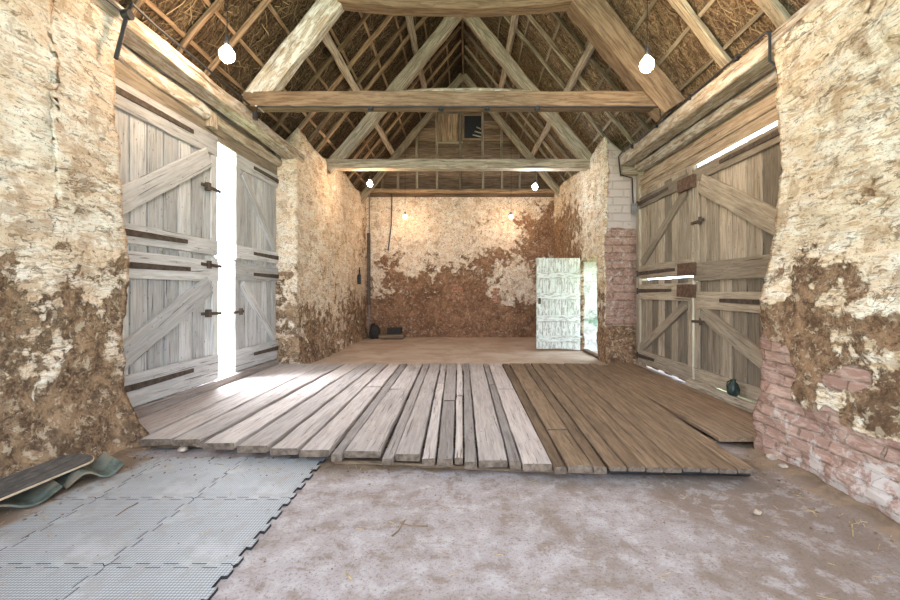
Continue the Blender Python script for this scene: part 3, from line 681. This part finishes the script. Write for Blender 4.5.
# white ledged door, opened flat towards the camera
DN[0] += 1
wd = thing('door_%d' % DN[0], 'white flaking plank door standing open in front of the end wall', 'door', (2.2, 9.44, .02), kind='structure')
m = MB(); x0, x1 = 1.68, 2.72
for i in range(7): m.plank((lerp(x0, x1, (i + .5) / 7), 9.44, .03 + random.uniform(0, .05)), (lerp(x0, x1, (i + .5) / 7), 9.44, 2.20), (x1 - x0) / 7 - .006, .028, side=(1, 0, 0), wob=.003)
m.build('plank_panel', 'white_paint', wd)
for z in (.30, .78, 1.30, 1.80):
    m = MB(); m.plank((x0 + .01, 9.41, z), (x1 - .01, 9.41, z), .03, .15, side=(0, 1, 0), wob=.004); m.build('ledge', 'white_paint', wd)
for z in (.35, 1.78):
    m = MB(); m.plank((x0 + .3, 9.388, z), (x1 + .03, 9.388, z), .01, .035, side=(0, 1, 0)); m.build('strap_hinge', 'white_paint', wd)
m = MB(); m.box((x0 + .04, 9.38, 1.12), (x0 + .10, 9.40, 1.26)); m.build('latch', 'iron', wd)
single('door_threshold', 'deck_brown', 'worn timber threshold in the small doorway by the white door', 'threshold', (2.83, 8.34, .03), (2.83, 9.42, .03), .12, .06, side=(1, 0, 0), wob=.005)

# ------------------------------------------------------------------ threshing-floor deck: loose planks, front to back
ZD = .125
fr = [139, 171, 201, 236, 269, 299, 330, 343, 381, 394, 421, 436, 454, 464, 478, 509, 522, 553, 567, 593, 608]
bk = [301, 324, 345, 362, 377, 389, 401, 408, 423, 430, 441, 447, 457, 463, 469, 483, 488, 502, 509, 523, 530]
def fy(px):
    return float(np.interp(px, [139, 201, 269, 330, 381, 454, 522, 567, 608, 756], [438, 443, 448, 452, 456, 460, 463, 465, 467, 469]))
def board(a0, a1, b0, b1, label, mat, t=None, group=None, q0=0.0, q1=1.0, th=.055, z=ZD, front=None, back=363.5, name='deck_plank', gap=.016, wob=.007):
    pa = onZ((a0 + a1) / 2, front or fy((a0 + a1) / 2), z); pb = onZ((b0 + b1) / 2, back, z)
    wa = (a1 - a0) * pa.y / F - gap; wb = (b1 - b0) * pb.y / F - gap
    s0, s1 = lerp(pa, pb, q0), lerp(pa, pb, q1); dz = Vector((0, 0, -th / 2 + random.uniform(-.004, .006)))
    m = MB(); m.plank(s0 + dz, s1 + dz, lerp(wa, wb, q0), th, side=(1, 0, 0), w1=lerp(wa, wb, q1), wob=wob, ch=.007, t=t)
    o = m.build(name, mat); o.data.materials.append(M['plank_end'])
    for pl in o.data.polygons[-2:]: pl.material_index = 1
    return tag(o, label, 'plank', group)
splits = {7: .52, 10: .62, 12: .45, 15: .60, 16: .55, 18: .18, 5: .55, 11: .4}
for i in range(20):
    tone = {6: .25, 8: .35, 11: .15, 13: .2, 15: .2, 17: .1, 19: .2, 9: .5}.get(i, random.uniform(.55, 1))
    narrow = fr[i + 1] - fr[i] < 20
    mat = 'deck_brown' if i in (17, 18, 19) else 'deck_grey'
    jit = random.uniform(-2.2, 2.4) * (.35 if i < 6 else 1)
    adj = 'narrow' if narrow else 'broad'
    col = 'brown' if mat == 'deck_brown' else 'worn grey'
    if i in splits:
        s = splits[i]
        board(fr[i], fr[i + 1], bk[i], bk[i + 1], 'near piece of the %s %s deck plank, %s from the left edge' % (adj, col, ORD[i]), mat, tone, 'planks of the raised deck', 0, s - .003, front=fy(fr[i]) + jit)
        board(fr[i], fr[i + 1], bk[i], bk[i + 1], 'far piece of the %s %s deck plank, %s from the left edge' % (adj, col, ORD[i]), mat, min(1, max(0, tone + random.uniform(-.3, .3))), 'planks of the raised deck', s + .003, 1, front=fy(fr[i]) + jit)
    else:
        board(fr[i], fr[i + 1], bk[i], bk[i + 1], '%s %s plank of the raised deck, %s from the left edge' % (adj, col, ORD[i]), mat, tone, 'planks of the raised deck', front=fy(fr[i]) + jit)
f2 = list(np.linspace(609, 756, 9)); b2 = list(np.linspace(530.5, 597, 9))
for i in range(8):
    board(f2[i], f2[i + 1], b2[i], b2[i + 1], 'straight brown board in the deck\'s right half, %s from its left side' % ORD[i], 'deck_brown', .35 + .4 * random.random(), 'brown boards of the raised deck', th=.035, wob=.002, gap=.012)
# boards either side, down at the door sills
def side_board(xa0, xa1, y0, y1, z, label, mat, t=.7, xb=None):
    xb = xb or (xa0, xa1); m = MB()
    m.plank(((xa0 + xa1) / 2, y0, z - .02), ((xb[0] + xb[1]) / 2, y1, z - .02), xa1 - xa0, .04, side=(1, 0, 0), w1=xb[1] - xb[0], wob=.005, t=t)
    tag(m.build('deck_plank', mat), label, 'plank', 'boards beside the deck')
side_board(-3.36, -2.93, 3.72, 7.25, .10, 'wide pale board between the left barn doors and the raised deck', 'deck_grey', .85)
side_board(2.30, 2.66, 3.62, 7.2, .085, 'dusty brown board right of the deck, nearest the deck', 'deck_brown', .8)
side_board(2.68, 3.14, 3.68, 7.5, .075, 'dusty brown board at the foot of the right barn doors', 'deck_brown', .9)
# bearers the deck rests on
for i, (y, lab) in enumerate(((3.62, 'front bearer joist in the dark under the deck edge'), (5.2, 'middle bearer joist under the deck'), (6.8, 'rear bearer joist under the deck'))):
    single('deck_joist', 'gable', lab, 'joist', (-2.75, y, .035), (2.25, y, .035), .1, .065, 'joists under the deck', side=(0, 1, 0), wob=.003)
m = MB(); pa, pb = onZ(612, 470, .06), onZ(754, 472, .06)
m.plank(pa + Vector((0, .05, -.015)), pb + Vector((0, .05, -.015)), .03, .07, side=(0, 1, 0)); tag(m.build('deck_fascia', 'black'), 'black fascia strip under the front of the brown deck boards', 'fascia')
m = MB(); m.plank(onZ(335, 461, .015), onZ(600, 472, .015), .06, .03, side=(0, 1, 0), wob=.01); tag(m.build('edging_strip', 'deck_brown'), 'thin weathered timber strip lying along the deck front', 'edging')

# ------------------------------------------------------------------ rubber mat tiles
def tooth_edge(a, b, nrm, sign, n):
    """dovetail edge from a to b"""
    pts = []; ax = (b - a) / n; A = .011
    for i in range(n):
        s = a + ax * i; up = sign if i % 2 == 0 else -sign
        pts += [s + ax * .08 + nrm * (A * up) - ax * .1 * 1, s + ax * .92 + nrm * (A * up) + ax * .1 * 1] if i else [s, s + ax * .92 + nrm * (A * up)]
    return pts
gx = [-1.17, -1.82, -2.47, -2.83]; gy = [3.34, 2.68, 2.02, 1.36, .70]
for r in range(3):
    for c in range(3 if r < 2 else 2):
        x1, x0, y1, y0 = gx[c], gx[c + 1], gy[r], gy[r + 1]
        n = 9; e = .0028; nn = max(2, round(n * (x1 - x0) / .65))
        def edge(a, b, nrm, cnt):
            a, b = Vector(a), Vector(b); L = (b - a); pts = []
            for i in range(cnt):
                up = .015 if i % 2 == 0 else -.015
                for q in (.06, .94) if 0 < i < cnt - 1 else ((.25, .94) if i == 0 else (.06, .75)):
                    w = -.10 if q < .5 else .10
                    pts.append(a + L * ((i + q + (w if 0 < i < cnt - 1 else 0)) / cnt) + Vector(nrm) * up)
            return pts
        ol = [Vector((x0 + e, y0 + e, 0))] + edge((x0 + e, y0 + e, 0), (x1 - e, y0 + e, 0), (0, 1, 0), nn) + [Vector((x1 - e, y0 + e, 0))] + edge((x1 - e, y0 + e, 0), (x1 - e, y1 - e, 0), (1, 0, 0), n) \
            + [Vector((x1 - e, y1 - e, 0))] + edge((x0 + e, y1 - e, 0), (x1 - e, y1 - e, 0), (0, 1, 0), nn)[::-1] + [Vector((x0 + e, y1 - e, 0))] + (edge((x0 + e, y0 + e, 0), (x0 + e, y1 - e, 0), (1, 0, 0), n)[::-1] if c < 2 else [])
        me = bpy.data.meshes.new('mat_tile'); N = len(ol); ctr = Vector(((x0 + x1) / 2, (y0 + y1) / 2, 0))
        # inner grid of the top for the soil layout
        v = [tuple(p - ctr + Vector((0, 0, .018))) for p in ol] + [tuple(p - ctr + Vector((0, 0, .001))) for p in ol]
        f = [tuple(range(N))] + [(i, N + i, N + (i + 1) % N, (i + 1) % N) for i in range(N)]
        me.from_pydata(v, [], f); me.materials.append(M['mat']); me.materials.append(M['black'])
        for pl in me.polygons[1:]: pl.material_index = 1  # black sides paint in the shadow along the tile edges
        sl = [max(0, min(1, (-2.50 - (a[0] + ctr.x)) / .33)) * .9 + max(0, min(.35, (a[1] + ctr.y - 3.2) * 3)) for a in v]
        me.attributes.new('soil', 'FLOAT', 'POINT').data.foreach_set('value', np.array(sl, np.float32)); me.update()
        o = bpy.data.objects.new('mat_tile', me); COL.objects.link(o); o.location = ctr
        where = ['beside the bare concrete', 'in the middle column', 'soiled, by the left wall'][c]
        tag(o, 'grey studded mat tile %s, %s row from the deck' % (where, ORD[r]), 'mat tile', 'interlocking rubber mat tiles')

# ------------------------------------------------------------------ sheets and board at the left wall
def wave_sheet(a, b, ext, label, amp=.036):
    m = MB(); a, b, ext = Vector(a), Vector(b), Vector(ext); n = 22; th = .014; rings = []; gs = []
    for i in range(9):
        q = i / 8; row = []
        for lay in (0, 1):
            rr = range(n + 1) if lay == 0 else reversed(range(n + 1))
            for j in rr:
                s = j / n; h = amp * (1 + math.sin(s * 2 * math.pi * 1.25 - .9))
                row.append(a + (b - a) * s + ext * q + Vector((0, 0, .006 + h + (th if lay == 0 else 0))))
        rings.append(row); gs.append(row)
    m.ring_tube(rings, gs, .5); tag(m.build('wavy_sheet', 'sheet', smooth=False), label, 'sheet', 'wavy green sheets by the left wall')
wave_sheet((-2.76, 2.77, .02), (-2.60, 3.05, .02), (-.24, .10, .04), 'wavy greenish sheet nearest the deck, half under the dark board')
wave_sheet((-2.90, 2.27, .02), (-2.71, 2.69, .02), (-.22, .10, .03), 'wavy greenish sheet at the left picture edge under the dark board')
wb = thing('rounded_board', 'long dark board with a rounded end and pale edge, lying on the wavy sheets', 'board', (-2.9, 2.5, .13))
def plate(zlo, zhi, inset):
    m = MB(); tip = Vector((-2.87, 3.04, .155)); tail = Vector((-2.93, 1.95, .17)); ax = (tail - tip).normalized(); sd = Vector((1, .06, -.18)).normalized(); nr = ax.cross(sd); nr = nr if nr.z > 0 else -nr
    L = (tail - tip).length; hw = .115 - inset; pts = []
    for i in range(13):
        a = -math.pi / 2 + math.pi * i / 12; pts.append(tip + ax * (hw + inset - hw * math.cos(a)) * 1.0 + sd * hw * math.sin(a))
    for i in range(13):
        a = math.pi / 2 - math.pi * i / 12; pts.append(tip + ax * (L - hw - inset + hw * math.cos(a)) + sd * hw * math.sin(a))
    m.ring_tube([[p + nr * z for p in pts] for z in (zlo, zhi)], [[p for p in pts]] * 2, .5); return m
plate(0, .012, 0).build('board_core', 'board_edge', wb); plate(.0121, .015, .006).build('grip_surface', 'board_face', wb)

# ------------------------------------------------------------------ pendant bulbs
def bulb(x, y, z, ztop, label, mat='bulb', r=.055):
    root = thing('pendant_bulb', label, 'light bulb', (x, y, z - r * 1.2), 'bare hanging bulbs')
    m = MB(); m.tube([(x, y, z + r * 2.3), (x + .004, y, (z + ztop) / 2 + .1), (x, y, ztop)], .005, 6); cd = m.build('cord', 'black', root)
    m = MB(); m.lathe((x, y, z), [(.012, r * 2.7), (.022, r * 2.6), (.024, r * 1.6), (.018, r * 1.2)], 12); m.build('bulb_holder', 'black', cd)
    m = MB(); m.lathe((x, y, z), [(.002, -r * 1.05), (r * .5, -r * .92), (r * .86, -r * .55), (r, 0), (r * .88, r * .5), (r * .55, r * .95), (.018, r * 1.35), (.016, r * 1.6)], 18); m.build('bulb', mat, root, smooth=True)
b = P(227, 55, 4.2); bulb(b.x, b.y, b.z, roofz(b.x) - .02, 'bright warm bulb hanging near the left lintel', r=.075)
b = P(647, 65, 4.4); bulb(b.x, b.y, b.z, roofz(b.x) - .02, 'bright warm bulb hanging near the right lintel', r=.075)
b = P(370, 184, 8.95); bulb(b.x, b.y, b.z, 4.12, 'amber bulb under the left end of the middle tie beam', r=.06)
b = P(535, 187, 8.95); bulb(b.x, b.y, b.z, 4.12, 'cool white bulb under the right end of the middle tie beam', 'bulb_cool', r=.06)
b = P(405, 217, 11.6); bulb(b.x, b.y, b.z, roofz(b.x) - .02, 'small amber bulb in front of the end wall, left one', r=.05)
b = P(511, 217, 11.6); bulb(b.x, b.y, b.z, roofz(b.x) - .02, 'small amber bulb in front of the end wall, right one', r=.05)

# ------------------------------------------------------------------ cables and conduit
t = thing('lighting_cable', 'black cable with round boxes clipped under the nearest tie beam', 'cable', (0, YA - .06, 3.98))
m = MB(); m.tube([(-2.95, YA - .12, 3.88)] + [(x, YA - .12, 4.012 - .004 * (i % 2)) for i, x in enumerate(np.linspace(-2.93, 2.74, 16))] + [(2.76, YA - .12, 3.86)], .011, 6); m.build('cable', 'black', t)
for px in (371, 441, 487, 537):
    x = (px - CX) * (YA - .1) / F; m = MB(); m.lathe((x, YA - .12, 3.955), [(.03, 0), (.042, .005), (.042, .05), (.03, .058)], 12); m.build('junction_box', 'black', t)
m = MB(); m.box((-2.985, YA - .15, 3.83), (-2.93, YA - .09, 3.93)); m.build('junction_box', 'black', t)
t = thing('conduit_run', 'black conduit with a round tee box along the left lintel', 'conduit', (-3.0, 3.6, 3.4))
m = MB(); xx = -3.02
m.tube([(xx + .03, 2.2, 3.79), (xx + .03, 3.0, 3.83), (xx + .02, 3.55, 3.86), (xx + .02, 3.6, 4.0), (xx, 3.9, 4.0), (xx, 4.6, 4.015), (xx, 5.6, 4.02)], .013, 8); m.build('conduit', 'black', t)
m = MB(); m.tube([(xx + .02, 3.55, 3.86), (xx + .01, 3.50, 3.62), (xx + .0, 3.46, 3.42)], .017, 8); m.build('drop_pipe', 'black', t)
m = MB(); m.tube([(xx - .01, 3.55, 3.86), (xx + .055, 3.55, 3.86)], .042, 14); m.build('tee_box', 'black', t)
t = thing('conduit_run', 'black conduit along the top of the right lintel with a bent drop', 'conduit', (2.9, 3.8, 3.4))
m = MB(); xx = 2.925
m.tube([(xx + .05, 3.78, 3.42), (xx + .03, 3.80, 3.55), (xx, 3.84, 3.62), (xx, 3.84, 3.90), (xx, 3.90, 3.925), (xx, 5.0, 3.93), (xx, 6.2, 3.95), (xx, 7.45, 4.005), (xx, 7.62, 3.98), (xx + .06, 7.7, 3.72), (xx + .08, 7.72, 3.66), (xx + .30, 7.72, 3.6), (xx + .32, 7.72, 3.1)], .013, 8); m.build('conduit', 'black', t)
for y in (4.3, 5.2, 6.1, 7.0):
    m = MB(); m.box((xx - .02, y - .012, 3.89 + .02 * (y - 4) / 3), (xx + .02, y + .012, 3.95 + .03 * (y - 4) / 3)); m.build('pipe_clip', 'black', t)
m = MB(); m.box((xx + .28, 7.66, 2.92), (xx + .38, 7.72, 3.1)); m.build('isolator_box', 'grey_pipe', t)
t = thing('conduit_pole', 'tall dark conduit rising up the far left corner of the end wall', 'conduit', (-2.95, 12.2, 0))
m = MB(); m.tube([(-2.93, 12.22, 0.01), (-2.93, 12.22, 2.0), (-2.92, 12.22, 4.5)], .022, 8); m.build('pipe', 'grey_pipe', t)
m = MB(); m.box((-2.99, 12.20, 1.0), (-2.90, 12.27, 3.2)); m.build('trunking', 'iron', t)
t = thing('switch_box', 'small dark switch box on the far left wall', 'switch', (-3.0, 11.4, 1.6))
m = MB(); m.box((-3.06, 11.32, 1.62), (-2.97, 11.46, 1.90)); m.build('box_body', 'black', t)
m = MB(); m.tube([(-3.0, 11.36, 1.90), (-3.0, 11.33, 2.02), (-3.0, 11.40, 2.1), (-3.0, 11.44, 1.9)], .012); m.build('cable_loop', 'black', t)
m = MB(); m.tube([(-2.28, 12.3, 4.42), (-2.25, 12.31, 4.3), (-2.27, 12.33, 3.5), (-2.33, 12.33, 3.0), (-2.37, 12.33, 2.68)], .016, 8)
tag(m.build('hanging_cable', 'black'), 'loose black cable hanging down the end wall', 'cable')

# ------------------------------------------------------------------ odds and ends
t = thing('wooden_step', 'low dark stepped wooden box at the foot of the end wall', 'step', (-2.15, 12.0, 0))
m = MB(); m.box((-2.54, 11.75, .03), (-1.8, 12.2, .14)); m.build('lower_tread', 'gable', t)
m = MB(); m.box((-2.32, 11.9, .15), (-1.92, 12.2, .32)); m.build('upper_box', 'sack', t)
m = MB(); m.box((-2.5, 11.8, .0), (-1.84, 12.15, .03)); m.build('base', 'sack', t)
m = MB(); m.lump((-2.70, 12.0, .20), (.17, .16, .24), 3); tag(m.build('sack', 'sack', smooth=True), 'slumped dark sack in the far left corner', 'sack')
t = thing('jug', 'dark green jug standing on the sill of the near right barn door', 'jug', (3.22, 4.83, .15))
m = MB(); m.lathe((3.24, 4.83, .153), [(.045, 0), (.065, .02), (.072, .08), (.05, .14), (.026, .165), (.03, .19)], 16); m.build('jug_body', 'jug', t, smooth=True)
m = MB(); m.tube([(3.215, 4.83, .335), (3.17, 4.83, .315), (3.16, 4.83, .27), (3.175, 4.83, .235)], .009); m.build('handle', 'jug', t, smooth=True)
stones = [(133, 441, .045, 'pale stone at the corner of the left wall by the deck'), (183, 453, .035, 'flat pale stone on the dirt in front of the deck, left'), (200, 449, .03, 'small stone by the deck front, right of the flat pale stone'),
          (105, 456, .03, 'pale pebble on the soil near the wavy sheet'), (118, 450, .04, 'brown clod between the left wall and the mat'), (757, 517, .022, 'lone pebble on the concrete near the right brick wall'),
          (772, 462, .04, 'brown clod at the foot of the right brick pier'), (783, 470, .03, 'small clod along the foot of the right wall'), (90, 458, .035, 'brown clod by the tip of the dark board')]
for i, (px, py, r, lab) in enumerate(stones):
    p = onZ(px, py, .0); m = MB(); m.lump((p.x, p.y, .02 + r * .45), (r * 1.2, r, r * .6), i + 1, 9, 6)
    tag(m.build('stone', 'stone', smooth=True), lab, 'stone', 'stones and clods on the floor')
for i, (pts, lab) in enumerate((([(400, 523), (412, 526), (428, 526)], 'thin bent twig on the concrete in front of the deck'), ([(405, 520), (398, 531), (392, 536)], 'second twig crossing the bent twig on the concrete'), ([(116, 516), (128, 508), (138, 503)], 'dark twig on the rubber mat'), ([(852, 524), (853, 536)], 'short straw stalk on the concrete near the right wall'), ([(345, 572), (352, 580)], 'short stick at the bottom of the concrete'))):
    zz = .02 if i == 2 else .012
    m = MB(); m.tube([onZ(a, b, zz) for a, b in pts], .004, 6); tag(m.build('twig', 'gable' if i < 3 else 'deadwood'), lab, 'twig', 'twigs on the floor')
# crumbs and straw nobody could count
lm = MB(); fm = MB()
for i in range(620):
    r = random.random()
    if r < .35: x, y = random.uniform(-2.6, 2.3), 3.18 + random.gauss(0, .1) - .05 * abs(random.gauss(0, 1))
    elif r < .55: x, y = 2.5 - abs(random.gauss(0, .2)), random.uniform(2.0, 3.4)
    elif r < .72: x, y = -2.95 + abs(random.gauss(0, .2)), random.uniform(2.2, 3.6)
    else: x, y = random.uniform(-2.8, 2.5), random.uniform(1.5, 3.2)
    z = .018 if (x < -1.15) else .010
    a = random.uniform(0, 6.3)
    if random.random() < .4:
        L = random.uniform(.02, .08); d = Vector((math.cos(a), math.sin(a), 0))
        lm.plank(Vector((x, y, z)) - d * L / 2, Vector((x, y, z + .004)) + d * L / 2, .003, .002, segs=2, wob=0, ch=.0003)
    else:
        s = random.uniform(.002, .008) * (1.5 if r < .72 else .9)
        fm.lump((x, y, z), (s, s, s * .5), i, 5, 4)
tag(lm.build('floor_straw', 'deadwood'), 'scattered bits of straw on the concrete and along the deck edge', 'straw', kind='stuff')
tag(fm.build('floor_crumbs', 'flake'), 'scattered crumbs of earth and plaster on the floor', 'crumbs', kind='stuff')

# ------------------------------------------------------------------ light and camera
w = bpy.data.worlds.new('daylight'); S.world = w; w.use_nodes = True
bg = w.node_tree.nodes['Background']; bg.inputs[0].default_value = (.72, .86, 1.0, 1); bg.inputs[1].default_value = 4.0
sun = bpy.data.lights.new('sun', 'SUN'); sun.energy = 34; sun.angle = math.radians(75); sun.color = (.88, .94, 1.0)
so = bpy.data.objects.new('sun', sun); COL.objects.link(so); so.location = (-10, 10, 12)
so.rotation_euler = Vector((2.2, -1.46, -3.1)).to_track_quat('-Z', 'Y').to_euler()
cam = bpy.data.cameras.new('camera'); co = bpy.data.objects.new('camera', cam); COL.objects.link(co)
cam.sensor_width = 36; cam.lens = F / 900 * 36; cam.shift_x = (450 - CX) / 900; cam.shift_y = (CY - 300) / 900; cam.clip_start = .05
co.location = (0, 0, CH); co.rotation_euler = (math.pi / 2, 0, 0)
S.camera = co
vs = S.view_settings; vs.view_transform = 'Standard'; vs.look = 'None'; vs.exposure = 0.6; vs.gamma = 1.0; vs.use_curve_mapping = False
